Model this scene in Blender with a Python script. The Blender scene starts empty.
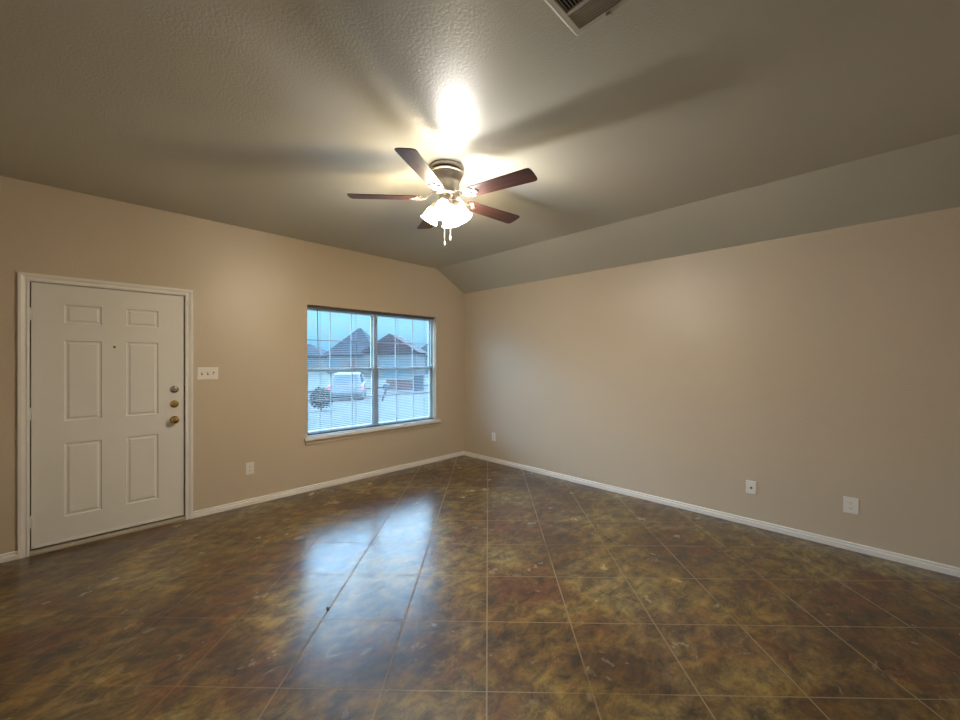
import bpy, bmesh, math, random
from mathutils import Vector, Matrix
random.seed(7)
PI = math.pi
R = math.radians
scene = bpy.context.scene
COL = scene.collection

# ------------------------------------------------------------------ camera
cam_d = bpy.data.cameras.new('camera')
cam = bpy.data.objects.new('camera', cam_d)
COL.objects.link(cam)
CAM = Vector((-4.085, -4.374, 1.43))
cam.location = CAM
cam.rotation_euler = (R(90), 0, -math.atan2(.7117, .7026))
cam_d.sensor_width = 36.0
cam_d.lens = 393.0 / 960.0 * 36.0
cam_d.shift_y = 0.8 / 960.0
cam_d.clip_start = 0.05
cam_d.clip_end = 500
scene.camera = cam

# ------------------------------------------------------------------ view
vs = scene.view_settings
vs.view_transform = 'Standard'
vs.look = 'None'
vs.exposure = 0.32
vs.gamma = 1.0
vs.use_curve_mapping = False

# ------------------------------------------------------------------ sky: overcast, brighter overhead
world = bpy.data.worlds.new('overcast_sky')
scene.world = world
world.use_nodes = True
wn, wl = world.node_tree.nodes, world.node_tree.links
wn.clear()
w_out = wn.new('ShaderNodeOutputWorld')
w_bg = wn.new('ShaderNodeBackground')
w_tc = wn.new('ShaderNodeTexCoord')
w_sep = wn.new('ShaderNodeSeparateXYZ')
w_ramp = wn.new('ShaderNodeValToRGB')
wl.new(w_tc.outputs['Generated'], w_sep.inputs[0])
wl.new(w_sep.outputs['Z'], w_ramp.inputs[0])
cr = w_ramp.color_ramp
cr.elements[0].position = 0.0
cr.elements[0].color = (0.009, 0.023, 0.037, 1)
cr.elements[1].position = 1.0
cr.elements[1].color = (0.42, 0.70, 1.0, 1)
for p_, c_ in ((0.12, (0.022, 0.048, 0.064)), (0.21, (0.25, 0.47, 0.72)), (0.34, (0.40, 0.69, 1.0))):
    e = cr.elements.new(p_); e.color = (*c_, 1)
wl.new(w_ramp.outputs[0], w_bg.inputs['Color'])
w_bg.inputs['Strength'].default_value = 18.0
wl.new(w_bg.outputs[0], w_out.inputs['Surface'])

# daylight portal on the outside of the window (guides the sky's light through the opening)
pl = bpy.data.lights.new('window_daylight', 'AREA')
pl.shape = 'RECTANGLE'; pl.size = 1.85; pl.size_y = 1.5
pl.cycles.is_portal = True
po = bpy.data.objects.new('window_daylight', pl)
po.location = (-1.447, 0.17, 1.316)
po.rotation_euler = (R(-90), 0, 0)
COL.objects.link(po)

# the four bulbs: two daylight-white, two warm (colour, bulb strength, glow of the frosted glass)
LAMP_WARM = ((1.0, 0.80, 0.52), 1150.0, 16.0)
LAMP_COOL = ((1.0, 0.96, 0.92), 1600.0, 15.0)

# ------------------------------------------------------------------ materials
def pmat(name, color, rough=0.5, metal=0.0, var=0.06, vscale=6.0, bump=0.0, bscale=80.0, spec=0.5, coat=0.0, color2=None):
    m = bpy.data.materials.new(name)
    m.use_nodes = True
    n, l = m.node_tree.nodes, m.node_tree.links
    b = n['Principled BSDF']
    b.inputs['Roughness'].default_value = rough
    b.inputs['Metallic'].default_value = metal
    b.inputs['Specular IOR Level'].default_value = spec
    b.inputs['Coat Weight'].default_value = coat
    tc = n.new('ShaderNodeTexCoord')
    nz = n.new('ShaderNodeTexNoise')
    nz.inputs['Scale'].default_value = vscale
    nz.inputs['Detail'].default_value = 4
    l.new(tc.outputs['Object'], nz.inputs['Vector'])
    mx = n.new('ShaderNodeMix'); mx.data_type = 'RGBA'
    c2 = color2 if color2 else tuple(c * (1 - var * 2) for c in color)
    mx.inputs[6].default_value = (*color, 1)
    mx.inputs[7].default_value = (*c2, 1)
    l.new(nz.outputs['Fac'], mx.inputs[0])
    l.new(mx.outputs[2], b.inputs['Base Color'])
    if bump > 0:
        n2 = n.new('ShaderNodeTexNoise')
        n2.inputs['Scale'].default_value = bscale
        n2.inputs['Detail'].default_value = 2
        l.new(tc.outputs['Object'], n2.inputs['Vector'])
        bp = n.new('ShaderNodeBump')
        bp.inputs['Strength'].default_value = bump
        bp.inputs['Distance'].default_value = 0.01
        l.new(n2.outputs['Fac'], bp.inputs['Height'])
        l.new(bp.outputs[0], b.inputs['Normal'])
    return m

M = {}
M['wall'] = pmat('beige_orange_peel_paint', (0.60, 0.520, 0.412), 0.33, var=0.02, vscale=2, bump=0.22, bscale=95, spec=0.36)
M['ceiling'] = pmat('ceiling_paint', (0.50, 0.492, 0.425), 0.36, var=0.02, vscale=2, bump=0.18, bscale=85, spec=0.4)
M['trim'] = pmat('white_trim_paint', (0.86, 0.85, 0.83), 0.35, var=0.03)
M['door'] = pmat('white_door_paint', (0.80, 0.80, 0.78), 0.4, var=0.02, vscale=3, bump=0.04, bscale=150)
M['gap'] = pmat('door_gap_shade', (0.02, 0.017, 0.014), 0.9)
M['brass'] = pmat('brass', (0.62, 0.43, 0.16), 0.22, 1.0)
M['chrome'] = pmat('chrome', (0.55, 0.52, 0.48), 0.2, 1.0)
M['nickel'] = pmat('brushed_nickel', (0.78, 0.72, 0.63), 0.36, 1.0, var=0.05, vscale=30)
M['black'] = pmat('black_slots', (0.012, 0.011, 0.01), 0.6)
M['plate'] = pmat('white_plastic', (0.86, 0.84, 0.80), 0.35, var=0.02)
M['vinyl'] = pmat('window_vinyl', (0.50, 0.52, 0.52), 0.45, var=0.02)
M['muntin'] = pmat('grille_bars', (0.42, 0.45, 0.47), 0.5, var=0.02)
M['slat'] = pmat('blind_slat_white', (0.36, 0.36, 0.36), 0.6, var=0.02, spec=0.08)
M['rail'] = pmat('blind_rail', (0.11, 0.11, 0.11), 0.45, var=0.02, spec=0.08)
M['wand'] = pmat('clear_grey_wand', (0.16, 0.19, 0.22), 0.3, var=0.02)
M['vent'] = pmat('vent_enamel', (0.50, 0.47, 0.40), 0.45, var=0.03)
M['ventshade'] = pmat('duct_shade', (0.03, 0.026, 0.018), 0.9)
M['shingle_blue'] = pmat('grey_shingles', (0.014, 0.016, 0.021), 0.9, vscale=3, var=0.15, spec=0.08)
M['shingle_red'] = pmat('brown_red_shingles', (0.030, 0.019, 0.021), 0.9, vscale=3, var=0.12, spec=0.08)
M['siding'] = pmat('pale_siding', (0.065, 0.065, 0.065), 0.8, spec=0.08)
M['brick'] = pmat('pinkish_brick', (0.066, 0.032, 0.031), 0.9, vscale=8, var=0.15, spec=0.08)
M['hglass'] = pmat('far_window_glass', (0.05, 0.07, 0.08), 0.2, spec=0.08)
M['lawn'] = pmat('pale_winter_lawn', (0.038, 0.041, 0.037), 0.95, vscale=1.2, var=0.15, bump=0.3, bscale=14, spec=0.08)
M['asphalt'] = pmat('asphalt', (0.031, 0.031, 0.032), 0.9, vscale=4, var=0.1, spec=0.08)
M['concrete'] = pmat('pale_concrete', (0.05, 0.05, 0.048), 0.9, vscale=3, var=0.08, spec=0.08)
M['leaf'] = pmat('shrub_leaves', (0.022, 0.03, 0.028), 0.9, vscale=20, var=0.3, spec=0.08)
M['bark'] = pmat('bark', (0.12, 0.10, 0.09), 0.9)
M['carwhite'] = pmat('white_car_paint', (0.075, 0.075, 0.077), 0.3, coat=0.05, var=0.02, spec=0.08)
M['carglass'] = pmat('dark_car_glass', (0.05, 0.07, 0.09), 0.1)
M['tyre'] = pmat('tyre_rubber', (0.03, 0.03, 0.03), 0.9)
M['taillight'] = pmat('red_tail_light', (0.75, 0.06, 0.10), 0.3)
M['bin'] = pmat('dark_bin_plastic', (0.02, 0.026, 0.034), 0.8, spec=0.08)
M['crumb'] = pmat('pale_crumb', (0.45, 0.37, 0.25), 0.8)
M['chip'] = pmat('dark_chip', (0.03, 0.025, 0.025), 0.7)

def wood_mat():
    m = bpy.data.materials.new('walnut_blade')
    m.use_nodes = True
    n, l = m.node_tree.nodes, m.node_tree.links
    b = n['Principled BSDF']
    tc = n.new('ShaderNodeTexCoord')
    mp = n.new('ShaderNodeMapping'); mp.inputs['Scale'].default_value = (3, 45, 45)
    nz = n.new('ShaderNodeTexNoise'); nz.inputs['Scale'].default_value = 1.6; nz.inputs['Detail'].default_value = 6
    rp = n.new('ShaderNodeValToRGB')
    rp.color_ramp.elements[0].position = 0.3; rp.color_ramp.elements[0].color = (0.022, 0.009, 0.007, 1)
    rp.color_ramp.elements[1].position = 0.75; rp.color_ramp.elements[1].color = (0.085, 0.032, 0.024, 1)
    l.new(tc.outputs['Object'], mp.inputs[0]); l.new(mp.outputs[0], nz.inputs['Vector'])
    l.new(nz.outputs['Fac'], rp.inputs[0]); l.new(rp.outputs[0], b.inputs['Base Color'])
    b.inputs['Roughness'].default_value = 0.4
    return m
M['wood'] = wood_mat()

def lamp_mat(name, colour, strength, see_through=0.0):
    m = bpy.data.materials.new(name)
    m.use_nodes = True
    n, l = m.node_tree.nodes, m.node_tree.links
    b = n['Principled BSDF']
    b.inputs['Base Color'].default_value = (0.9, 0.88, 0.84, 1)
    b.inputs['Roughness'].default_value = 0.4
    nz = n.new('ShaderNodeTexNoise'); nz.inputs['Scale'].default_value = 25
    mr = n.new('ShaderNodeMapRange')
    mr.inputs['To Min'].default_value = strength * 0.94; mr.inputs['To Max'].default_value = strength * 1.06
    l.new(nz.outputs['Fac'], mr.inputs['Value'])
    b.inputs['Emission Color'].default_value = (*colour, 1)
    l.new(mr.outputs[0], b.inputs['Emission Strength'])
    if see_through > 0:
        tr = n.new('ShaderNodeBsdfTransparent')
        mx = n.new('ShaderNodeMixShader'); mx.inputs[0].default_value = see_through
        l.new(b.outputs[0], mx.inputs[1]); l.new(tr.outputs[0], mx.inputs[2])
        l.new(mx.outputs[0], n['Material Output'].inputs['Surface'])
    return m
M['bulb_warm'] = lamp_mat('warm_bulb', LAMP_WARM[0], LAMP_WARM[1])
M['bulb_cool'] = lamp_mat('daylight_bulb', LAMP_COOL[0], LAMP_COOL[1])
M['bulb_front'] = lamp_mat('dimmer_daylight_bulb', LAMP_COOL[0], LAMP_COOL[1] * 0.3)
M['shade_warm'] = lamp_mat('frosted_glass_warm', LAMP_WARM[0], LAMP_WARM[2], 0.55)
M['shade_cool'] = lamp_mat('frosted_glass_cool', LAMP_COOL[0], LAMP_COOL[2], 0.55)

def pane_mat():
    m = bpy.data.materials.new('window_glass')
    m.use_nodes = True
    n, l = m.node_tree.nodes, m.node_tree.links
    n.clear()
    out = n.new('ShaderNodeOutputMaterial')
    tr = n.new('ShaderNodeBsdfTransparent'); tr.inputs[0].default_value = (0.93, 0.97, 0.98, 1)
    gl = n.new('ShaderNodeBsdfGlossy'); gl.inputs['Roughness'].default_value = 0.02
    fr = n.new('ShaderNodeFresnel'); fr.inputs[0].default_value = 1.45
    mx = n.new('ShaderNodeMixShader')
    l.new(fr.outputs[0], mx.inputs[0]); l.new(tr.outputs[0], mx.inputs[1]); l.new(gl.outputs[0], mx.inputs[2])
    l.new(mx.outputs[0], out.inputs[0])
    return m
M['pane'] = pane_mat()

GRID_ANGLE = R(43.45)
GRID_O = (-2.525, -2.888)
GRID_S = 0.4555
def floor_mat():
    m = bpy.data.materials.new('stained_concrete_floor')
    m.use_nodes = True
    n, l = m.node_tree.nodes, m.node_tree.links
    b = n['Principled BSDF']
    tc = n.new('ShaderNodeTexCoord')
    def noise(scale, detail=5, rough=0.55, dist=0.0, vec=None, mapscale=None, rot=0.0, off=(0, 0, 0)):
        mp = n.new('ShaderNodeMapping')
        mp.inputs['Location'].default_value = off
        mp.inputs['Rotation'].default_value = (0, 0, rot)
        if mapscale: mp.inputs['Scale'].default_value = mapscale
        l.new(tc.outputs['Object'], mp.inputs[0])
        z = n.new('ShaderNodeTexNoise')
        z.inputs['Scale'].default_value = scale; z.inputs['Detail'].default_value = detail
        z.inputs['Roughness'].default_value = rough; z.inputs['Distortion'].default_value = dist
        l.new(mp.outputs[0], z.inputs['Vector'])
        return z.outputs['Fac']
    def ramp(fac, stops):
        r = n.new('ShaderNodeValToRGB')
        r.color_ramp.elements[0].position, c = stops[0]; r.color_ramp.elements[0].color = (*c, 1)
        r.color_ramp.elements[1].position, c = stops[-1]; r.color_ramp.elements[1].color = (*c, 1)
        for p, c in stops[1:-1]:
            e = r.color_ramp.elements.new(p); e.color = (*c, 1)
        l.new(fac, r.inputs[0]); return r.outputs[0]
    def mix(fac, a, c, mode='MIX'):
        x = n.new('ShaderNodeMix'); x.data_type = 'RGBA'; x.blend_type = mode
        if isinstance(fac, float): x.inputs[0].default_value = fac
        else: l.new(fac, x.inputs[0])
        for s, v in ((6, a), (7, c)):
            if isinstance(v, tuple): x.inputs[s].default_value = (*v, 1)
            else: l.new(v, x.inputs[s])
        return x.outputs[2]
    def gray(a, bb): return ((a,) * 3, (bb,) * 3)
    base = ramp(noise(1.3, 8, 0.66, 0.45), [(0.32, (0.030, 0.013, 0.004)), (0.43, (0.075, 0.036, 0.007)), (0.52, (0.135, 0.080, 0.015)), (0.60, (0.185, 0.127, 0.034)), (0.72, (0.22, 0.175, 0.070))])
    rust = ramp(noise(1.7, 7, 0.64, 0.4, off=(7, 3, 0)), [(0.50, (0, 0, 0)), (0.62, (0.95, 0.95, 0.95))])
    c = mix(rust, base, (0.085, 0.027, 0.006))
    grey = ramp(noise(1.4, 7, 0.68, 0.4, off=(2, 9, 0)), [(0.50, (0, 0, 0)), (0.66, (0.7, 0.7, 0.7))])
    c = mix(grey, c, (0.185, 0.147, 0.068))
    # trowel marks: short cloudy streaks and pale flakes
    st = ramp(noise(9, 10, 0.74, 0.35, mapscale=(0.8, 1.25, 1), rot=R(35)), [(0.37, (0.18, 0.15, 0.12)), (0.48, (0.78, 0.77, 0.75)), (0.62, (1.8, 1.7, 1.45))])
    c = mix(0.9, c, st, 'MULTIPLY')
    fl = ramp(noise(13, 6, 0.62, 0.5, mapscale=(0.75, 1.3, 1), rot=R(50), off=(4, 1, 0)), [(0.62, (0, 0, 0)), (0.69, (0.45, 0.45, 0.45))])
    c = mix(fl, c, (0.27, 0.215, 0.135))
    # saw-cut joints on a diagonal square grid
    mp = n.new('ShaderNodeMapping'); mp.vector_type = 'TEXTURE'
    mp.inputs['Location'].default_value = (*GRID_O, 0)
    mp.inputs['Rotation'].default_value = (0, 0, GRID_ANGLE)
    mp.inputs['Scale'].default_value = (GRID_S, GRID_S, 1)
    l.new(tc.outputs['Object'], mp.inputs[0])
    sp = n.new('ShaderNodeSeparateXYZ'); l.new(mp.outputs[0], sp.inputs[0])
    def math_(op, a, bv=None):
        x = n.new('ShaderNodeMath'); x.operation = op
        if isinstance(a, float): x.inputs[0].default_value = a
        else: l.new(a, x.inputs[0])
        if bv is not None:
            if isinstance(bv, float): x.inputs[1].default_value = bv
            else: l.new(bv, x.inputs[1])
        return x.outputs[0]
    masks, cut = [], []
    for ax, w in (('X', 0.0055), ('Y', 0.0078)):
        a = math_('ADD', sp.outputs[ax], 0.5)
        fr = math_('FRACT', a)
        d = math_('ABSOLUTE', math_('SUBTRACT', fr, 0.5))
        masks.append(math_('LESS_THAN', d, w))
        cut.append(math_('LESS_THAN', d, w * 1.5))
    line = math_('MAXIMUM', masks[0], masks[1])
    groove = math_('MAXIMUM', cut[0], cut[1])
    fade = ramp(noise(1.1, 2, 0.5, off=(5, 5, 0)), [(0.34, (0.25, 0.25, 0.25)), (0.48, (1, 1, 1))])
    # the joints are worn and filled toward the entry door side
    sx_ = n.new('ShaderNodeSeparateXYZ'); l.new(tc.outputs['Object'], sx_.inputs[0])
    lat = math_('SUBTRACT', math_('MULTIPLY', math_('ADD', sx_.outputs['X'], 4.085), 0.7025), math_('MULTIPLY', math_('ADD', sx_.outputs['Y'], 4.374), 0.7115))
    wear = n.new('ShaderNodeMapRange')
    wear.inputs['From Min'].default_value = -1.4; wear.inputs['From Max'].default_value = -0.5
    wear.inputs['To Min'].default_value = 0.25; wear.inputs['To Max'].default_value = 1.0
    l.new(lat, wear.inputs['Value'])
    lf = math_('MULTIPLY', math_('MULTIPLY', line, fade), wear.outputs[0])
    c = mix(lf, c, (0.22, 0.16, 0.09))
    l.new(c, b.inputs['Base Color'])
    b.inputs['Roughness'].default_value = 0.5
    b.inputs['Specular IOR Level'].default_value = 0.3
    b.inputs['Coat Weight'].default_value = 1.0
    inv = math_('SUBTRACT', 1.0, groove)
    l.new(inv, b.inputs['Coat Weight'])
    b.inputs['Coat IOR'].default_value = 1.55
    cr_ = n.new('ShaderNodeMapRange')
    cr_.inputs['To Min'].default_value = 0.14; cr_.inputs['To Max'].default_value = 0.34
    l.new(noise(5, 4), cr_.inputs['Value'])
    l.new(cr_.outputs[0], b.inputs['Coat Roughness'])
    hsum = math_('SUBTRACT', math_('MULTIPLY', noise(26, 4, 0.6), 0.5), math_('MULTIPLY', line, 0.6))
    bp = n.new('ShaderNodeBump'); bp.inputs['Strength'].default_value = 0.10; bp.inputs['Distance'].default_value = 0.01
    l.new(hsum, bp.inputs['Height'])
    l.new(bp.outputs[0], b.inputs['Normal']); l.new(bp.outputs[0], b.inputs['Coat Normal'])
    return m
M['floor'] = floor_mat()

# ------------------------------------------------------------------ helpers
def bmnew(): return bmesh.new()
def add_box(bm, x0, x1, y0, y1, z0, z1, mat=None):
    vs_ = [bm.verts.new(p) for p in ((x0,y0,z0),(x1,y0,z0),(x1,y1,z0),(x0,y1,z0),(x0,y0,z1),(x1,y0,z1),(x1,y1,z1),(x0,y1,z1))]
    for f in ((3,2,1,0),(4,5,6,7),(0,1,5,4),(1,2,6,5),(2,3,7,6),(3,0,4,7)):
        bm.faces.new([vs_[i] for i in f])
    if mat is not None: bmesh.ops.transform(bm, matrix=mat, verts=vs_)
    return vs_
def add_prism(bm, pts, axis, a, b_):
    """pts: 2-D outline; axis 'X','Y' or 'Z' is the extrusion direction from a to b_."""
    def P(p, t):
        return {'X': (t, p[0], p[1]), 'Y': (p[0], t, p[1]), 'Z': (p[0], p[1], t)}[axis]
    lo = [bm.verts.new(P(p, a)) for p in pts]; hi = [bm.verts.new(P(p, b_)) for p in pts]
    n = len(pts)
    bm.faces.new(lo[::-1]); bm.faces.new(hi)
    for i in range(n): bm.faces.new((lo[i], lo[(i+1) % n], hi[(i+1) % n], hi[i]))
    return lo + hi
def add_lathe(bm, prof, seg=32, mat=None, closed_top=True, closed_bot=True):
    rings = []
    allv = []
    for r, z in prof:
        ring = [bm.verts.new((r*math.cos(2*PI*i/seg), r*math.sin(2*PI*i/seg), z)) for i in range(seg)]
        rings.append(ring); allv += ring
    for a, b_ in zip(rings, rings[1:]):
        for i in range(seg):
            bm.faces.new((a[i], a[(i+1) % seg], b_[(i+1) % seg], b_[i]))
    if closed_bot: bm.faces.new(rings[0][::-1])
    if closed_top: bm.faces.new(rings[-1])
    if mat is not None: bmesh.ops.transform(bm, matrix=mat, verts=allv)
    return allv
def add_tube(bm, path, rad, seg=10):
    pts = [Vector(p) for p in path]
    rads = rad if isinstance(rad, (list, tuple)) else [rad]*len(pts)
    rings = []
    for i, p in enumerate(pts):
        d = (pts[min(i+1, len(pts)-1)] - pts[max(i-1, 0)]).normalized()
        up = Vector((0,0,1)) if abs(d.z) < 0.95 else Vector((1,0,0))
        a = d.cross(up).normalized(); b_ = a.cross(d)
        rings.append([bm.verts.new(p + (a*math.cos(2*PI*k/seg) + b_*math.sin(2*PI*k/seg))*rads[i]) for k in range(seg)])
    for r0, r1 in zip(rings, rings[1:]):
        for k in range(seg): bm.faces.new((r0[k], r0[(k+1) % seg], r1[(k+1) % seg], r1[k]))
    bm.faces.new(rings[0][::-1]); bm.faces.new(rings[-1])
def obj(name, bm, m, parent=None, smooth=False, bevel=0.0, loc=None, rot=None):
    bmesh.ops.recalc_face_normals(bm, faces=bm.faces[:])
    me = bpy.data.meshes.new(name)
    bm.to_mesh(me); bm.free()
    me.materials.append(m)
    if smooth:
        for p in me.polygons: p.use_smooth = True
        me.set_sharp_from_angle(angle=R(38))
    o = bpy.data.objects.new(name, me)
    COL.objects.link(o)
    if parent is not None: o.parent = parent
    if loc is not None: o.location = loc
    if rot is not None: o.rotation_euler = rot
    if bevel > 0:
        md = o.modifiers.new('bevel', 'BEVEL'); md.width = bevel; md.segments = 2; md.limit_method = 'ANGLE'
    return o
def struct(name, bm, m, **k):
    o = obj(name, bm, m, **k); o['kind'] = 'structure'; return o
def tag(o, label, cat, group=None):
    o['label'] = label; o['category'] = cat
    if group: o['group'] = group
    return o
def thing(name, label, cat, loc=(0,0,0), rotz=0.0, group=None):
    o = bpy.data.objects.new(name, None); COL.objects.link(o)
    o.empty_display_size = 0.1
    o.location = loc; o.rotation_euler = (0, 0, rotz)
    return tag(o, label, cat, group)
def dup(root, loc, rotz, label, group=None):
    r = root.copy(); COL.objects.link(r); r.location = loc; r.rotation_euler = (0, 0, rotz)
    r['label'] = label
    if group: r['group'] = group
    for ch in list(root.children):
        c = ch.copy(); COL.objects.link(c); c.parent = r
        for g in list(ch.children):
            d = g.copy(); COL.objects.link(d); d.parent = c
    return r

# ------------------------------------------------------------------ room shell
XW, YW = -4.95, -5.25                 # far (unseen) sides of the room
HC, HS, XC = 2.742, 2.450, -0.527    # flat ceiling height, spring height at right wall, crease
DX0, DX1, DZ = -4.362, -3.424, 2.022   # door opening
WX0, WX1, WZ0, WZ1 = -2.350, -0.545, 0.590, 2.048  # window opening
T = 0.15

bm = bmnew(); add_box(bm, XW, T, YW, T, -0.12, 0.0)
struct('floor', bm, M['floor'])

bm = bmnew()
add_box(bm, XW, DX0, 0, T, 0, 2.95)
add_box(bm, DX0, DX1, 0, T, DZ, 2.95)
add_box(bm, DX1, WX0, 0, T, 0, 2.95)
add_box(bm, WX0, WX1, 0, T, 0, WZ0 - 0.034)
add_box(bm, WX0, WX1, 0, T, WZ1, 2.95)
add_box(bm, WX1, T, 0, T, 0, 2.95)
struct('wall_left', bm, M['wall'])
bm = bmnew(); add_box(bm, 0, T, YW, 0, 0, 2.95)
struct('wall_right', bm, M['wall'])
bm = bmnew(); add_box(bm, XW - T, XW, YW, T, 0, 2.95)
struct('wall_back', bm, M['wall'])
bm = bmnew(); add_box(bm, XW - T, T, YW - T, YW, 0, 2.95)
struct('wall_front', bm, M['wall'])
bm = bmnew()
add_prism(bm, [(XW, HC), (XC, HC), (0, HS), (0, 2.95), (XW, 2.95)], 'Y', YW, 0)
struct('ceiling', bm, M['ceiling'])

# baseboards: stepped profile (d = distance from wall)
prof = [(0, 0), (0.015, 0), (0.016, 0.004), (0.016, 0.033), (0.013, 0.037), (0.006, 0.038), (0.006, 0.043), (0.011, 0.045), (0.011, 0.053), (0.007, 0.058), (0, 0.059)]
CAS = 0.062
def base_x(name, segs):
    bm = bmnew()
    for a, b_ in segs: add_prism(bm, [(-d, z) for d, z in prof], 'X', a, b_)
    struct(name, bm, M['trim'])
base_x('baseboard_left', [(XW, DX0 - 0.036), (DX1 + 0.036, 0)])
bm = bmnew(); add_prism(bm, [(-d, z) for d, z in prof], 'Y', YW, -0.016)
struct('baseboard_right', bm, M['trim'])
bm = bmnew(); add_prism(bm, [(XW + d, z) for d, z in prof], 'Y', YW, -0.016)
struct('baseboard_back', bm, M['trim'])
bm = bmnew(); add_prism(bm, [(YW + d, z) for d, z in prof], 'X', XW + 0.016, -0.016)
struct('baseboard_front', bm, M['trim'])

# ------------------------------------------------------------------ entry door
SX0, SX1, SZ0, SZ1 = -4.348, -3.438, 0.040, 2.010
SY = 0.012
panels = [(-4.186, -3.966, 1.712, 1.868), (-3.832, -3.612, 1.712, 1.868),
          (-4.186, -3.966, 0.962, 1.592), (-3.832, -3.612, 0.962, 1.592),
          (-4.186, -3.966, 0.228, 0.802), (-3.832, -3.612, 0.228, 0.802)]
bm = bmnew()
xs = sorted({SX0, SX1, *[p[0] for p in panels], *[p[1] for p in panels]})
zs = sorted({SZ0, SZ1, *[p[2] for p in panels], *[p[3] for p in panels]})
pset = {(p[0], p[2]) for p in panels}
for i in range(len(xs) - 1):
    for j in range(len(zs) - 1):
        if (xs[i], zs[j]) in pset:
            loops = []
            for ins, dp in ((0, 0), (0.006, 0.0), (0.013, 0.009), (0.022, 0.009), (0.034, 0.003), (0.040, 0.003)):
                loops.append([bm.verts.new((x, SY + dp, z)) for x, z in ((xs[i]+ins, zs[j]+ins), (xs[i+1]-ins, zs[j]+ins), (xs[i+1]-ins, zs[j+1]-ins), (xs[i]+ins, zs[j+1]-ins))])
            for a, b_ in zip(loops, loops[1:]):
                for k in range(4): bm.faces.new((a[k], a[(k+1) % 4], b_[(k+1) % 4], b_[k]))
            bm.faces.new(loops[-1])
        else:
            bm.faces.new([bm.verts.new((x, SY, z)) for x, z in ((xs[i], zs[j]), (xs[i+1], zs[j]), (xs[i+1], zs[j+1]), (xs[i], zs[j+1]))])
bmesh.ops.remove_doubles(bm, verts=bm.verts[:], dist=1e-5)
add_box(bm, SX0, SX1, SY + 0.012, SY + 0.045, SZ0, SZ1)
for a in ((SX0, SX0 + .0005, SZ0, SZ1), (SX1 - .0005, SX1, SZ0, SZ1), (SX0, SX1, SZ0, SZ0 + .0005), (SX0, SX1, SZ1 - .0005, SZ1)):
    add_box(bm, a[0], a[1], SY, SY + 0.013, a[2], a[3])
door = struct('door_1', bm, M['door'])

# casing with a stepped profile, mitred legs and head
bm = bmnew()
cin, cw = 0.004, 0.056
ci0, ci1, ciz = DX0 + cin + .004, DX1 - cin - .004, DZ - cin - .002
steps = [(0.0, 0.0), (0.0, 0.012), (0.014, 0.014), (0.018, 0.009), (0.024, 0.010), (0.040, 0.017), (cw, 0.017), (cw, 0.0)]
rings = []
for off, dp in steps:
    rings.append([bm.verts.new(p) for p in ((ci0 - off, -dp, 0), (ci0 - off, -dp, ciz + off), (ci1 + off, -dp, ciz + off), (ci1 + off, -dp, 0))])
for a, b_ in zip(rings, rings[1:]):
    for k in range(3): bm.faces.new((a[k], a[k+1], b_[k+1], b_[k]))
obj('door_casing', bm, M['trim'], door)
# jamb lining the opening, and the stop behind the slab
bm = bmnew()
add_box(bm, DX0, DX0 + 0.008, 0, T, 0, DZ)
add_box(bm, DX1 - 0.008, DX1, 0, T, 0, DZ)
add_box(bm, DX0, DX1, 0, T, DZ - 0.008, DZ)
obj('door_jamb', bm, M['trim'], door)
bm = bmnew()
add_box(bm, DX0 + .006, DX0 + 0.03, SY + 0.046, SY + 0.09, 0, DZ - 0.006)
add_box(bm, DX1 - 0.03, DX1 - .006, SY + 0.046, SY + 0.09, 0, DZ - 0.006)
add_box(bm, DX0 + .006, DX1 - .006, SY + 0.046, SY + 0.09, DZ - 0.03, DZ - 0.006)
obj('door_stop', bm, M['gap'], door)['label'] = 'door stop coloured dark as the shade in the door gap'  # stop is near-black: the shade of the door gap put into its colour
bm = bmnew()
add_prism(bm, [(-0.016, 0), (-0.016, 0.012), (0.0, 0.030), (SY + .046, 0.030), (SY + .048, 0.055), (T, 0.055), (T, 0)], 'X', DX0 + .008, DX1 - .008)
obj('threshold', bm, pmat('worn_threshold', (0.42, 0.37, 0.30), 0.5, var=0.1), door)['label'] = 'pale worn threshold strip'
bm = bmnew()
add_box(bm, SX0 + .01, SX1 - .004, SY - 0.006, SY, SZ0 + .002, SZ0 + 0.022)
obj('door_sweep', bm, M['trim'], door, bevel=0.002)
for hz in (1.775, 1.04, 0.245):
    bm = bmnew()
    add_lathe(bm, [(0.0065, -0.045), (0.0075, -0.043), (0.0075, 0.043), (0.0065, 0.045)], 14, Matrix.Translation((SX0 - 0.003, SY - 0.008, hz)))
    add_box(bm, SX0 - 0.003, SX0 + 0.016, SY - 0.003, SY, hz - 0.043, hz + 0.043)
    obj('hinge', bm, M['door'], door, smooth=True)
def latch(name, z, m, prof, thumb=None, label=None):
    bm = bmnew()
    Mx = Matrix.Translation((-3.508, SY, z)) @ Matrix.Rotation(R(90), 4, 'X')
    add_lathe(bm, prof, 28, Mx)
    if thumb: add_box(bm, -3.508 - 0.004, -3.508 + 0.004, SY - thumb, SY - 0.012, z - 0.016, z + 0.016)
    o = obj(name, bm, m, door, smooth=True, bevel=0)
    if label: o['label'] = label
    # edge plate seen in the gap
    return o
bolt_prof = [(0.033, 0), (0.033, 0.004), (0.030, 0.010), (0.024, 0.013), (0.018, 0.014)]
latch('deadbolt', 1.176, M['chrome'], bolt_prof, 0.032, 'silver deadbolt thumb-turn')
latch('deadbolt', 1.046, M['brass'], bolt_prof, 0.032, 'brass deadbolt thumb-turn')
latch('door_knob', 0.906, M['brass'], [(0.034, 0), (0.034, 0.004), (0.028, 0.010), (0.013, 0.014), (0.011, 0.030), (0.020, 0.036), (0.028, 0.046), (0.029, 0.054), (0.024, 0.064), (0.012, 0.068)], None, 'round brass door knob')
bm = bmnew()
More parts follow.
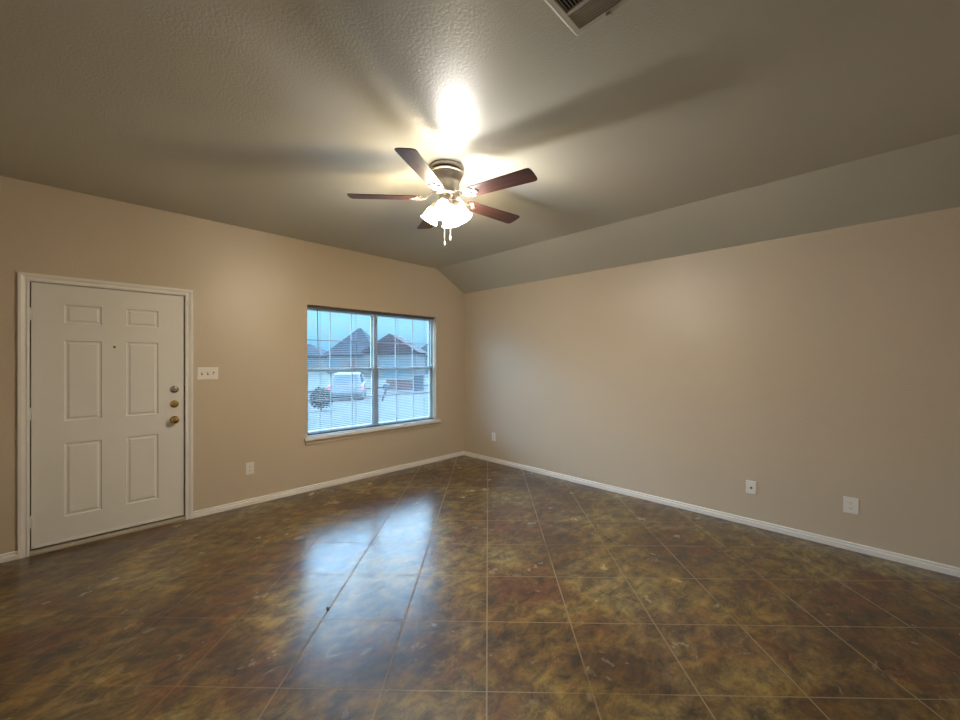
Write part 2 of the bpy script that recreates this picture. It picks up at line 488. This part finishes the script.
add_lathe(bm, [(0.009, 0), (0.009, 0.003), (0.006, 0.005), (0.004, 0.004)], 18, Matrix.Translation((-3.899, SY, 1.542)) @ Matrix.Rotation(R(90), 4, 'X'))
obj('peephole', bm, M['brass'], door, smooth=True)
bm = bmnew()
for z in (1.176, 1.046, 0.906): add_box(bm, SX1 - .0005, SX1 + 0.004, SY + 0.003, SY + 0.028, z - 0.028, z + 0.028)
obj('latch_plate', bm, M['black'], door)['label'] = 'dark latch plates on the door edge'

# ------------------------------------------------------------------ window
FY0, FY1 = 0.085, 0.135
win = bpy.data.objects.new('window_1', None); COL.objects.link(win)
win['kind'] = 'structure'
win.location = (0, 0, 0)
bm = bmnew()
fw = 0.026
add_box(bm, WX0, WX0 + fw, FY0, FY1, WZ0, WZ1)
add_box(bm, WX1 - fw, WX1, FY0, FY1, WZ0, WZ1)
add_box(bm, WX0 + fw, WX1 - fw, FY0, FY1, WZ0, WZ0 + fw)
add_box(bm, WX0 + fw, WX1 - fw, FY0, FY1, WZ1 - fw, WZ1)
obj('window_frame', bm, M['vinyl'], win, bevel=0.003)
XM = -1.462
bm = bmnew(); add_box(bm, XM - 0.026, XM + 0.026, FY0 - 0.006, FY1, WZ0 + fw, WZ1 - fw)
obj('mullion', bm, M['vinyl'], win, bevel=0.004)
ZM = 1.327
for (a, b_) in ((WX0 + fw, XM - 0.026), (XM + 0.026, WX1 - fw)):
    for k, (z0, z1) in enumerate(((WZ0 + fw, ZM + .018), (ZM - .018, WZ1 - fw))):
        ya, yb = (FY0 + .004, FY0 + .026) if k == 0 else (FY0 + .027, FY0 + .047)
        s = 0.020
        bm = bmnew()
        add_box(bm, a, a + s, ya, yb, z0, z1); add_box(bm, b_ - s, b_, ya, yb, z0, z1)
        add_box(bm, a + s, b_ - s, ya, yb, z0, z0 + s); add_box(bm, a + s, b_ - s, ya, yb, z1 - s, z1)
        sash = obj('sash', bm, M['vinyl'], win, bevel=0.002)
        ym = (ya + yb) / 2
        bm = bmnew()
        for t in (1/3, 2/3):
            x = a + s + (b_ - a - 2*s) * t
            add_box(bm, x - .005, x + .005, ym - .005, ym + .005, z0 + s, z1 - s)
        zc = (z0 + z1) / 2
        for t in (0, 1/3, 2/3):
            xa = a + s + (b_ - a - 2*s)*t + (.005 if t else 0); xb = a + s + (b_ - a - 2*s)*(t + 1/3) - (.005 if t < .6 else 0)
            add_box(bm, xa, xb, ym - .005, ym + .005, zc - .005, zc + .005)
        obj('muntin', bm, M['muntin'], sash)
        bm = bmnew()
        bm.faces.new([bm.verts.new(p) for p in ((a + s, ym + .0055, z0 + s), (b_ - s, ym + .0055, z0 + s), (b_ - s, ym + .0055, z1 - s), (a + s, ym + .0055, z1 - s))])
        obj('pane', bm, M['pane'], sash)
    bm = bmnew()
    xc = (a + b_) / 2
    add_box(bm, xc - .03, xc + .03, FY0 - .006, FY0 + .004, ZM - .004, ZM + .012)
    obj('sash_lock', bm, M['vinyl'], win, bevel=0.003)
bm = bmnew()
add_box(bm, WX0, WX1, 0, FY0, WZ0 - 0.0339, WZ0)
add_box(bm, WX0 - 0.035, WX1 + 0.055, -0.040, 0, WZ0 - 0.0339, WZ0)
obj('window_sill', bm, M['trim'], win, bevel=0.003)
bm = bmnew()
add_box(bm, WX0 - 0.022, WX1 + 0.042, -0.013, 0, WZ0 - 0.084, WZ0 - 0.034)
obj('apron', bm, M['wall'], win, bevel=0.003)['label'] = 'beige painted apron under the white sill'

# ------------------------------------------------------------------ blind
BY = 0.052
BX0, BX1 = WX0 + 0.006, WX1 - 0.010
bl = thing('window_blind', 'wide pale horizontal mini blind hanging open inside the window', 'blind', ((BX0 + BX1)/2, BY, WZ0))
hw = (BX1 - BX0)/2
HB = WZ1 - WZ0
bm = bmnew(); add_box(bm, -hw, hw, -0.016, 0.014, HB - 0.030, HB - 0.001)
obj('headrail', bm, M['rail'], bl, bevel=0.002)
bm = bmnew(); add_box(bm, -hw, hw, -0.013, 0.013, 0.012, 0.026)
obj('bottom_rail', bm, M['rail'], bl, bevel=0.003)
bm = bmnew()
NS = 66
z0s, z1s = 0.040, HB - 0.042
tilt = R(5)
for i in range(NS):
    z = z0s + (z1s - z0s) * i / (NS - 1)
    row = []
    for k in range(5):
        t = (k / 4 - .5)
        yy = t * 0.025
        zz = 0.0018 * (1 - (2*t)**2)
        row.append((yy*math.cos(tilt) - zz*math.sin(tilt), z + yy*math.sin(tilt) + zz*math.cos(tilt)))
    top = [(bm.verts.new((-hw + .003, y, zz + .0004)), bm.verts.new((hw - .003, y, zz + .0004))) for y, zz in row]
    bot = [(bm.verts.new((-hw + .003, y, zz - .0004)), bm.verts.new((hw - .003, y, zz - .0004))) for y, zz in row]
    for k in range(4):
        bm.faces.new((top[k][0], top[k][1], top[k+1][1], top[k+1][0]))
        bm.faces.new((bot[k+1][0], bot[k+1][1], bot[k][1], bot[k][0]))
    bm.faces.new((top[0][0], bot[0][0], bot[0][1], top[0][1]))
    bm.faces.new((top[4][1], bot[4][1], bot[4][0], top[4][0]))
    for s in (0, 1):
        bm.faces.new([top[k][s] for k in range(5)] + [bot[k][s] for k in range(4, -1, -1)])
obj('slat_panel', bm, M['slat'], bl, smooth=True)
for x in (-hw + 0.16, -0.30, 0.30, hw - 0.16):
    bm = bmnew()
    add_tube(bm, [(x, -0.0135, 0.02), (x, -0.0135, HB - 0.03)], 0.0011, 6)
    add_tube(bm, [(x, 0.0135, 0.02), (x, 0.0135, HB - 0.03)], 0.0011, 6)
    obj('ladder_cord', bm, M['slat'], bl)
bm = bmnew()
xw = -2.228 - (BX0 + BX1)/2
add_tube(bm, [(xw, -0.020, HB - 0.028), (xw + .002, -0.024, HB - 0.05), (xw + .010, -0.026, 1.50 - WZ0 + 0.0)], 0.0045, 8)
obj('tilt_wand', bm, M['wand'], bl, smooth=True)

# ------------------------------------------------------------------ ceiling fan
FX, FYc = -2.340, -2.329
fan = thing('ceiling_fan', 'five-blade ceiling fan with dark wooden blades, nickel body and lit shades', 'ceiling fan', (FX, FYc, HC))
bm = bmnew()
add_lathe(bm, [(0.112, -0.050), (0.118, -0.046), (0.119, -0.040), (0.116, -0.036), (0.110, -0.034), (0.110, -0.026), (0.117, -0.024), (0.120, -0.018), (0.120, -0.008), (0.115, -0.002), (0.115, 0.0)], 48)
obj('canopy', bm, M['nickel'], fan, smooth=True)
bm = bmnew()
add_lathe(bm, [(0.1108, -0.0335), (0.1112, -0.030), (0.1108, -0.0265)], 48)
obj('vent_band', bm, M['black'], fan, smooth=True)['label'] = 'black slotted ring round the canopy'
bm = bmnew()
add_lathe(bm, [(0.060, -0.196), (0.078, -0.192), (0.088, -0.180), (0.090, -0.160), (0.088, -0.110), (0.090, -0.092), (0.100, -0.080), (0.107, -0.070), (0.109, -0.058), (0.104, -0.050)], 48)
obj('motor_housing', bm, M['nickel'], fan, smooth=True)
bm = bmnew()
add_lathe(bm, [(0.040, -0.262), (0.050, -0.256), (0.054, -0.240), (0.052, -0.225), (0.060, -0.212), (0.060, -0.196)], 36)
obj('switch_housing', bm, M['nickel'], fan, smooth=True)
ZB = 2.536 - HC
PH = 66.0
R0, R1 = 0.175, 0.656
def blade_mesh():
    bm = bmnew()
    out = []
    w0, w1 = 0.052, 0.066
    for t in range(13):
        f = t / 12
        x = R0 + (R1 - 0.03 - R0) * f
        out.append((x, -(w0 + (w1 - w0) * f)))
    # rounded tip
    for a in range(1, 8):
        th = -PI/2 + PI * a / 8
        out.append((R1 - 0.03 + 0.03 * math.cos(th)**0.6, w1 * (1 if math.sin(th) > 0 else -1) * abs(math.sin(th))**0.6))
    for t in range(12, -1, -1):
        f = t / 12
        x = R0 + (R1 - 0.03 - R0) * f
        out.append((x, (w0 + (w1 - w0) * f)))
    out.append((R0 - 0.012, w0 * .6)); out.append((R0 - 0.012, -w0 * .6))
    add_prism(bm, out, 'Z', -0.003, 0.003)
    return bm
def iron_mesh():
    bm = bmnew()
    # arm dropping from the rotor and curving out to a trefoil plate under the blade root
    path = [(0.070, 0, 0.036), (0.095, 0, 0.034), (0.118, 0, 0.018), (0.140, 0, -0.004), (0.165, 0, -0.010), (0.200, 0, -0.008)]
    wid = [0.017, 0.015, 0.011, 0.012, 0.020, 0.030]
    vs0, vs1 = [], []
    for (x, y, z), w in zip(path, wid):
        vs0.append([bm.verts.new((x, -w, z - .004)), bm.verts.new((x, w, z - .004))])
        vs1.append([bm.verts.new((x, -w, z + .003)), bm.verts.new((x, w, z + .003))])
    for i in range(len(path) - 1):
        a, b_, c, d = vs0[i], vs0[i+1], vs1[i], vs1[i+1]
        bm.faces.new((a[0], a[1], b_[1], b_[0])); bm.faces.new((c[0], d[0], d[1], c[1]))
        bm.faces.new((a[0], b_[0], d[0], c[0])); bm.faces.new((a[1], c[1], d[1], b_[1]))
    bm.faces.new((vs0[0][0], vs1[0][0], vs1[0][1], vs0[0][1])); bm.faces.new((vs0[-1][0], vs0[-1][1], vs1[-1][1], vs1[-1][0]))
    for cx_, cy_ in ((0.235, 0.0), (0.205, 0.028), (0.205, -0.028)):
        add_lathe(bm, [(0.016, -0.011), (0.019, -0.008), (0.019, -0.005)], 18, Matrix.Translation((cx_, cy_, 0)))
    return bm
blade0 = iron0 = None
for k in range(5):
    ang = R(PH + 72 * k)
    if k == 0:
        blade0 = obj('blade', blade_mesh(), M['wood'], fan, bevel=0.0015)
        iron0 = obj('blade_iron', iron_mesh(), M['nickel'], blade0, smooth=True)
        bl_, ir_ = blade0, iron0
    else:
        bl_ = blade0.copy(); COL.objects.link(bl_); bl_.parent = fan
        ir_ = iron0.copy(); COL.objects.link(ir_); ir_.parent = bl_
    bl_.location = (0, 0, ZB)
    bl_.rotation_euler = (R(-10), 0, ang)

# light kit: four bell shades round the switch housing
view_az = math.atan2(CAM.y - FYc, CAM.x - FX)
sp_prof = [(0.024, 0.0), (0.027, -0.012), (0.034, -0.028), (0.042, -0.050), (0.048, -0.076), (0.052, -0.098), (0.058, -0.117), (0.062, -0.123)]
def shade_mesh():
    bm = bmnew()
    seg = 40
    outer, inner = [], []
    for r, z in sp_prof:
        flare = max(0.0, (-z - 0.08) / 0.062)
        ring, ring2 = [], []
        for i in range(seg):
            a = 2*PI*i/seg
            rr = r * (1 + 0.035 * flare * math.cos(a * 8))
            ring.append(bm.verts.new((rr*math.cos(a), rr*math.sin(a), z)))
            ri = rr - 0.003
            ring2.append(bm.verts.new((ri*math.cos(a), ri*math.sin(a), z)))
        outer.append(ring); inner.append(ring2)
    for rs in (outer, inner):
        for a, b_ in zip(rs, rs[1:]):
            for i in range(seg): bm.faces.new((a[i], a[(i+1) % seg], b_[(i+1) % seg], b_[i]))
    for i in range(seg):
        bm.faces.new((outer[-1][i], outer[-1][(i+1) % seg], inner[-1][(i+1) % seg], inner[-1][i]))
        bm.faces.new((outer[0][i], outer[0][(i+1) % seg], inner[0][(i+1) % seg], inner[0][i]))
    return bm
for k in range(4):
    az = view_az + R(-14 + 90 * k)
    cool = k in (0, 1)
    tilt_ = R(29)
    px, py = 0.058*math.cos(az), 0.058*math.sin(az)
    bm = bmnew()
    add_tube(bm, [(0.040*math.cos(az), 0.040*math.sin(az), -0.222), (0.052*math.cos(az), 0.052*math.sin(az), -0.218), (px, py, -0.231), (px + .010*math.cos(az), py + .010*math.sin(az), -0.244)], [0.010, 0.011, 0.012, 0.020], 14)
    obj('lamp_arm', bm, M['nickel'], fan, smooth=True)
    rot = (0, -tilt_, az)
    sh = obj('lamp_shade', shade_mesh(), M['shade_cool' if cool else 'shade_warm'], fan, smooth=True, loc=(px + .006*math.cos(az), py + .006*math.sin(az), -0.244), rot=rot)
    bm = bmnew()
    add_lathe(bm, [(0.004, -0.116), (0.018, -0.111), (0.027, -0.099), (0.029, -0.086), (0.023, -0.067), (0.013, -0.052), (0.012, -0.041)], 20)
    obj('bulb', bm, M[('bulb_front', 'bulb_cool', 'bulb_warm', 'bulb_warm')[k]], sh, smooth=True)
    bm = bmnew()
    add_lathe(bm, [(0.041, -0.040), (0.042, -0.036), (0.034, -0.014), (0.030, 0.0), (0.022, 0.008), (0.012, 0.010)], 24)
    obj('shade_holder', bm, M['nickel'], sh, smooth=True)
for (ox, oy, zl) in ((-0.018, -0.004, -0.538), (0.022, -0.016, -0.495)):
    bm = bmnew()
    add_tube(bm, [(ox, oy, -0.27), (ox, oy, zl + 0.03)], 0.0022, 6)
    add_lathe(bm, [(0.003, 0), (0.0075, 0.004), (0.0085, 0.012), (0.006, 0.022), (0.003, 0.032)], 14, Matrix.Translation((ox, oy, zl)))
    obj('pull_chain', bm, M['nickel'], fan, smooth=True)

# ------------------------------------------------------------------ ceiling vent
VX, VY = -2.683, -3.537
VL, VW = 0.36, 0.36
vt = thing('ceiling_vent', 'square beige metal ceiling air register with louvers and a small lever', 'vent', (VX - VL/2, VY - VW/2, HC))
bm = bmnew()
b0 = 0.032
hx, hy = VL/2, VW/2
def ring4(ins, z): return [bm.verts.new(p) for p in ((-hx+ins, -hy+ins, z), (hx-ins, -hy+ins, z), (hx-ins, hy-ins, z), (-hx+ins, hy-ins, z))]
rs = [ring4(0, 0), ring4(0.002, -0.006), ring4(0.010, -0.011), ring4(b0 - .002, -0.011), ring4(b0, -0.009), ring4(b0, 0)]
for a, b_ in zip(rs, rs[1:]):
    for k in range(4): bm.faces.new((a[k], a[(k+1) % 4], b_[(k+1) % 4], b_[k]))
obj('vent_frame', bm, M['vent'], vt)
bm = bmnew(); add_box(bm, -hx + b0, hx - b0, -hy + b0, hy - b0, -0.0015, -0.0005)
obj('duct_shade_sheet', bm, M['ventshade'], vt)  # dark sheet stands in for the shade inside the duct
bm = bmnew()
add_box(bm, hx - .121 - .006, hx - .121 + .006, -hy + b0, hy - b0, -0.011, -0.003)
add_box(bm, -hx + .121 - .006, -hx + .121 + .006, -hy + b0, hy - b0, -0.011, -0.003)
obj('divider_bar', bm, M['vent'], vt)
def louver(horizontal, pos, a, b_, lean):
    bm = bmnew()
    if horizontal:   # runs along Y
        add_prism(bm, [(pos - .0009, -0.010), (pos + .0009, -0.010), (pos + .0009 + lean, -0.002), (pos - .0009 + lean, -0.002)], 'Y', a, b_)
    else:
        add_prism(bm, [(pos - .0009, -0.010), (pos + .0009, -0.010), (pos + .0009 + lean, -0.002), (pos - .0009 + lean, -0.002)], 'X', a, b_)
    obj('louver', bm, M['vent'], vt)
for i in range(7):
    louver(True, hx - b0 - 0.009 - i * 0.0118, -hy + b0, hy - b0, -0.0025)
    louver(True, -hx + b0 + 0.009 + i * 0.0118, -hy + b0, hy - b0, 0.0025)
for i in range(23):
    louver(False, -hy + b0 + 0.010 + i * 0.0125, -hx + .127, hx - .127, 0.005)
bm = bmnew()
add_box(bm, hx - 0.026, hx - 0.010, hy - 0.158, hy - 0.140, -0.024, -0.010)
obj('damper_lever', bm, M['vent'], vt, bevel=0.002)

# ------------------------------------------------------------------ switch plate and outlets (built facing -Y, origin at the wall)
def plate_bm(w, h, d=0.006):
    bm = bmnew()
    rs_ = []
    for ins, dp in ((0, 0), (0, 0.002), (0.004, d), ):
        rs_.append([bm.verts.new(p) for p in ((-w/2+ins, -dp, -h/2+ins), (w/2-ins, -dp, -h/2+ins), (w/2-ins, -dp, h/2-ins), (-w/2+ins, -dp, h/2-ins))])
    for a, b_ in zip(rs_, rs_[1:]):
        for k in range(4): bm.faces.new((a[k], a[(k+1) % 4], b_[(k+1) % 4], b_[k]))
    bm.faces.new(rs_[-1]); bm.faces.new(rs_[0][::-1])
    return bm
def screw(parent, x, z, y=-0.006):
    bm = bmnew()
    add_lathe(bm, [(0.0035, 0), (0.003, 0.0012)], 12, Matrix.Translation((x, y, z)) @ Matrix.Rotation(R(90), 4, 'X'))
    obj('screw', bm, M['plate'], parent, smooth=True)
sw = thing('light_switch_plate', 'white three-gang toggle switch plate on beige wall beside the door', 'light switch', (-3.262, 0, 1.312))
obj('wall_plate', plate_bm(0.164, 0.115), M['plate'], sw)
for k, x in enumerate((-0.046, 0, 0.046)):
    bm = bmnew()
    add_box(bm, x - .006, x + .006, -0.0066, -0.004, -.013, .013)
    obj('toggle_slot', bm, M['black'], sw)['label'] = 'dark slot round the toggle'
    bm = bmnew()
    up = -1 if k == 2 else 1
    add_prism(bm, [(-.005, -.006), (-.005, .006), (-.018, .006*up + .005*up + .003), (-.018, .006*up + .005*up - .003)], 'X', x - .004, x + .004)
    obj('toggle', bm, M['plate'], sw)
    screw(sw, x, 0.030); screw(sw, x, -0.030)
def duplex(parent, w=0.072, h=0.118):
    obj('wall_plate', plate_bm(w, h), M['plate'], parent)
    for z in (0.0195, -0.0195):
        bm = bmnew()
        pts = []
        for i in range(28):
            a = 2*PI*i/28
            pts.append((0.0165*math.cos(a), z + max(-0.0135, min(0.0135, 0.0165*math.sin(a)))))
        add_prism(bm, pts, 'Y', -0.0078, -0.004)
        face = obj('receptacle', bm, M['plate'], parent)
        bm = bmnew()
        add_box(bm, -.0072, -.0052, -0.0082, -0.0070, z - .002, z + .007)
        add_box(bm, .0052, .0072, -0.0082, -0.0070, z - .001, z + .006)
        add_lathe(bm, [(.0024, 0), (.0024, .0012)], 10, Matrix.Translation((0, -0.0070, z - .0075)) @ Matrix.Rotation(R(90), 4, 'X'))
        obj('slot', bm, M['black'], face)
    screw(parent, 0, 0)
ol = thing('wall_outlet', 'white duplex outlet low on beige wall between the door and the window', 'outlet', (-2.912, 0, 0.360), 0, 'white outlet plates on the walls')
duplex(ol)
dup(ol, (0, -0.614, 0.358), R(-90), 'white duplex outlet on right wall near the far corner', 'white outlet plates on the walls')
ob = thing('wall_outlet', 'rightmost white outlet plate low on the long beige wall', 'outlet', (0, -4.283, 0.337), R(-90), 'white outlet plates on the walls')
duplex(ob, 0.086, 0.122)
cx_ = thing('cable_plate', 'white cable wall plate with a single dark round jack in its middle', 'wall plate', (0, -3.653, 0.332), R(-90), 'white outlet plates on the walls')
obj('wall_plate', plate_bm(0.078, 0.112), M['plate'], cx_)
bm = bmnew()
add_lathe(bm, [(.0085, 0), (.0085, .003), (.005, .003), (.005, .011), (.003, .011)], 16, Matrix.Translation((0, -0.0055, -0.004)) @ Matrix.Rotation(R(90), 4, 'X'))
obj('cable_jack', bm, M['black'], cx_, smooth=True)['label'] = 'dark round cable jack'
screw(cx_, 0, 0.042); screw(cx_, 0, -0.042)

# ------------------------------------------------------------------ crumbs on the floor
def crumb(name, label, x, y, s, m, ang):
    bm = bmnew()
    bmesh.ops.create_icosphere(bm, subdivisions=2, radius=1.0)
    for v in bm.verts:
        f = 1 + 0.25 * math.sin(v.co.x * 5 + v.co.y * 7)
        v.co = Vector((v.co.x * s * 1.6 * f, v.co.y * s * 0.75 * f, (v.co.z * .35 + .33) * s * 0.9))
    o = obj(name, bm, m, smooth=True, loc=(x, y, 0), rot=(0, 0, ang))
    tag(o, label, 'floor debris')
def fpt(px, py):
    d = CAM.z * 393.0 / (py - 359.5)
    lx = (px - 480) / 393.0 * d
    return CAM.x + .7025 * lx + .7117 * d, CAM.y - .7115 * lx + .7026 * d
x, y = fpt(328, 608); crumb('floor_chip', 'small dark chip lying on a floor joint in the window reflection', x, y, 0.011, M['chip'], R(75))
x, y = fpt(463, 496.5); crumb('floor_crumb', 'tiny pale crumb on the brown floor toward the corner', x, y, 0.014, M['crumb'], R(-45))

# ------------------------------------------------------------------ outside
def at(px, py, D):
    lx = (px - 480) / 393.0 * D
    return Vector((CAM.x + .7025 * lx + .7117 * D, CAM.y - .7115 * lx + .7026 * D, CAM.z + (359.5 - py) / 393.0 * D))
bm = bmnew()
def strip(bm, prof_yz, x0, x1):
    a = [bm.verts.new((x0, y, z)) for y, z in prof_yz]; b_ = [bm.verts.new((x1, y, z)) for y, z in prof_yz]
    for i in range(len(prof_yz) - 1): bm.faces.new((a[i], b_[i], b_[i+1], a[i+1]))
def slab(prof_yz, x0, x1, th=0.3):
    bm = bmnew()
    add_prism(bm, prof_yz + [(y, z - th) for y, z in prof_yz[::-1]], 'X', x0, x1)
    return bm
struct('lawn', slab([(T, -0.14), (6, -0.14), (13.6, -0.62)], -30, 60), M['lawn'])
struct('sidewalk', slab([(13.6, -0.62), (15.0, -0.64)], -30, 60, 0.35), M['concrete'])
struct('street', slab([(15.0, -0.78), (23.0, -0.78)], -40, 90), M['asphalt'])
struct('far_lawn', slab([(23.0, -0.66), (34, -0.62), (110, -0.5)], -60, 160), M['lawn'])

def house(name, label, c, yaw, w, d, h, rh, mroof, mwall, hip=True, openings=(), over=0.5):
    t = thing(name, label, 'house', (c.x, c.y, -0.64), yaw)
    bm = bmnew(); add_box(bm, -w/2, w/2, 0, d, 0, h)
    obj('wall', bm, mwall, t)
    bm = bmnew()
    o_ = over
    b_ = [bm.verts.new(p) for p in ((-w/2-o_, -o_, h), (w/2+o_, -o_, h), (w/2+o_, d+o_, h), (-w/2-o_, d+o_, h))]
    if hip:
        k = max(0.2, w/2 - d/2)
        r_ = [bm.verts.new((-k, d/2, h + rh)), bm.verts.new((k, d/2, h + rh))]
        bm.faces.new((b_[0], b_[1], r_[1], r_[0])); bm.faces.new((b_[2], b_[3], r_[0], r_[1]))
        bm.faces.new((b_[1], b_[2], r_[1])); bm.faces.new((b_[3], b_[0], r_[0]))
    else:
        r_ = [bm.verts.new((0, -o_, h + rh)), bm.verts.new((0, d+o_, h + rh))]
        bm.faces.new((b_[0], b_[1], r_[0])); bm.faces.new((b_[2], b_[3], r_[1]))
        bm.faces.new((b_[1], b_[2], r_[1], r_[0])); bm.faces.new((b_[3], b_[0], r_[0], r_[1]))
    bm.faces.new(b_[::-1])
    obj('roof', bm, mroof, t)
    for (nm, x0, x1, z0, z1, m) in openings:
        bm = bmnew(); add_box(bm, x0, x1, -0.06, 0, z0, z1)
        obj(nm, bm, m, t)
    return t
yaw = -math.atan2(.7117, .7026)
house('house', 'far house with a tall dark grey hip roof behind the left window', at(351, 360, 62), yaw, 7.6, 9, 3.0, 4.6, M['shingle_blue'], M['siding'], True,
      [('window', -3.6, -2.2, 0.9, 2.3, M['hglass']), ('window', 2.0, 3.4, 0.9, 2.3, M['hglass']), ('front_door', -0.5, 0.5, 0.0, 2.1, M['brick'])])
house('house', 'far house with a reddish gable roof behind the right window', at(390, 360, 48), yaw, 6.4, 8, 3.1, 2.3, M['shingle_red'], M['siding'], False,
      [('garage_door', -0.9, 1.9, 0.0, 2.2, M['hglass']), ('window', -2.6, -1.6, 0.9, 2.2, M['brick'])], 0.4)
house('house', 'far low house with pale walls at the right edge of the window', at(431, 360, 62), yaw, 5.6, 8, 2.9, 2.6, M['shingle_blue'], M['siding'], True,
      [('window', -1.6, -0.4, 0.9, 2.2, M['hglass']), ('window', 0.8, 1.8, 0.9, 2.2, M['hglass'])])
house('house', 'far house with a low grey roof at the left edge of the window', at(300, 360, 74), yaw, 8.0, 8, 3.0, 2.4, M['shingle_blue'], M['siding'], True,
      [('window', -2.2, -0.8, 0.9, 2.2, M['hglass']), ('window', 0.8, 2.2, 0.9, 2.2, M['hglass'])])

# parked white car seen from behind
cp = at(349, 396, 22.5)
car = thing('parked_car', 'white hatchback car with red tail lights parked across the street', 'car', (cp.x, cp.y, -0.78), yaw + R(14))
bm = bmnew()
add_prism(bm, [(-2.1, 0.28), (-2.15, 0.55), (-2.08, 0.95), (2.0, 0.92), (2.15, 0.55), (2.1, 0.28)], 'X', -0.86, 0.86)
obj('body', bm, M['carwhite'], car, bevel=0.06)
bm = bmnew()
vs_ = add_prism(bm, [(-2.02, 0.94), (-1.75, 1.52), (0.35, 1.55), (1.15, 0.93)], 'X', -0.78, 0.78)
for v in vs_:
    if v.co.z > 1.2: v.co.x *= 0.84
obj('cabin', bm, M['carwhite'], car, bevel=0.05)
bm = bmnew()
vs_ = [bm.verts.new(p) for p in ((-0.62, -1.985, 1.04), (0.62, -1.985, 1.04), (0.55, -1.805, 1.44), (-0.55, -1.805, 1.44))]
bm.faces.new(vs_); bmesh.ops.solidify(bm, geom=bm.faces[:], thickness=0.02)
obj('rear_window', bm, M['carglass'], car)
for s in (-1, 1):
    bm = bmnew()
    add_box(bm, s*0.85 - .05, s*0.85 + .05, -2.14, -2.0, 0.68, 0.92)
    obj('tail_light', bm, M['taillight'], car, bevel=0.02)
    bm = bmnew()
    vs_ = [bm.verts.new(p) for p in ((s*.775, -1.6, 1.02), (s*.775, 0.75, 1.02), (s*.675, 0.25, 1.45), (s*.675, -1.5, 1.45))]
    bm.faces.new(vs_); bmesh.ops.solidify(bm, geom=bm.faces[:], thickness=0.02)
    obj('side_window', bm, M['carglass'], car)
    for yy in (-1.3, 1.35):
        bm = bmnew()
        add_lathe(bm, [(0.18, -0.11), (0.30, -0.11), (0.34, -0.08), (0.34, 0.08), (0.30, 0.11), (0.18, 0.11)], 24, Matrix.Translation((s*0.78, yy, 0.34)) @ Matrix.Rotation(R(90), 4, 'Y'))
        obj('wheel', bm, M['tyre'], car, smooth=True)
bm = bmnew(); add_box(bm, -0.84, 0.84, -2.22, -2.1, 0.32, 0.52)
obj('bumper', bm, M['bin'], car, bevel=0.03)

# round shrub: stem and a leafy crown
sp_ = at(321, 404, 14)
sh = thing('round_shrub', 'small dark round shrub on the lawn behind the left window', 'shrub', (sp_.x, sp_.y, -0.62))
def leafy(rad, zc, n, ls):
    bm = bmnew()
    for i in range(n):
        u, th = random.uniform(-1, 1), random.uniform(0, 2*PI)
        rr = rad * (0.65 + 0.4 * random.random())
        p = Vector((rr*math.sqrt(1-u*u)*math.cos(th), rr*math.sqrt(1-u*u)*math.sin(th), zc + rr*u*0.95))
        q = Matrix.Translation(p) @ Matrix.Rotation(random.uniform(0, 6.28), 4, 'Z') @ Matrix.Rotation(random.uniform(-1.2, 1.2), 4, 'X')
        vs_ = [bm.verts.new(q @ Vector(c)) for c in ((-ls*.45, 0, 0), (0, -ls*.1, ls*.1), (ls*.45, 0, 0), (0, ls, ls*.05))]
        bm.faces.new(vs_[:3]); bm.faces.new((vs_[0], vs_[2], vs_[3]))
    return bm
obj('foliage', leafy(0.38, 0.72, 900, 0.09), M['leaf'], sh)
bm = bmnew(); add_tube(bm, [(0, 0, -0.05), (0.01, 0, 0.4), (0.0, 0.02, 0.7)], [0.04, 0.03, 0.02], 8)
obj('stem', bm, M['bark'], sh)

mp_ = at(384, 392, 19.5)
mb = thing('mailbox', 'dark mailbox on a leaning post by the street', 'mailbox', (mp_.x, mp_.y, -0.66), yaw)
bm = bmnew(); add_tube(bm, [(-0.12, 0, -0.05), (0.10, 0, 0.72)], 0.05, 8)
obj('post', bm, M['bin'], mb)
bm = bmnew()
add_prism(bm, [(-0.13 + .12, 0.70), (0.13 + .12, 0.70), (0.13 + .12, 0.86), (0.09 + .12, 0.93), (0.12, 0.95), (-0.09 + .12, 0.93), (-0.13 + .12, 0.86)], 'Y', -0.25, 0.25)
obj('box', bm, M['bin'], mb, bevel=0.01)

bp_ = at(419, 380, 27)
bn = thing('trash_bin', 'dark wheeled trash bin standing at the far kerb', 'trash bin', (bp_.x, bp_.y, -0.66), yaw)
bm = bmnew()
vs_ = add_box(bm, -0.33, 0.33, -0.35, 0.35, 0.04, 1.05)
for v in vs_:
    if v.co.z < 0.5: v.co.x *= 0.82; v.co.y *= 0.8
obj('body', bm, M['bin'], bn, bevel=0.02)
bm = bmnew(); add_box(bm, -0.36, 0.36, -0.39, 0.38, 1.05, 1.13)
obj('lid', bm, M['bin'], bn, bevel=0.03)
for s in (-1, 1):
    bm = bmnew()
    add_lathe(bm, [(0.05, -0.03), (0.12, -0.03), (0.12, 0.03), (0.05, 0.03)], 16, Matrix.Translation((s*0.27, 0.30, 0.12)) @ Matrix.Rotation(R(90), 4, 'Y'))
    obj('wheel', bm, M['tyre'], bn, smooth=True)

wp = at(400, 379, 28)
gw = thing('garden_wall', 'low pinkish brick garden wall across the street', 'garden wall', (wp.x, wp.y, -0.66), yaw)
bm = bmnew(); add_box(bm, -0.95, 0.95, -0.12, 0.12, 0, 0.70)
obj('brickwork', bm, M['brick'], gw)
bm = bmnew(); add_box(bm, -1.0, 1.0, -0.16, 0.16, 0.70, 0.78)
obj('coping', bm, M['concrete'], gw, bevel=0.01)
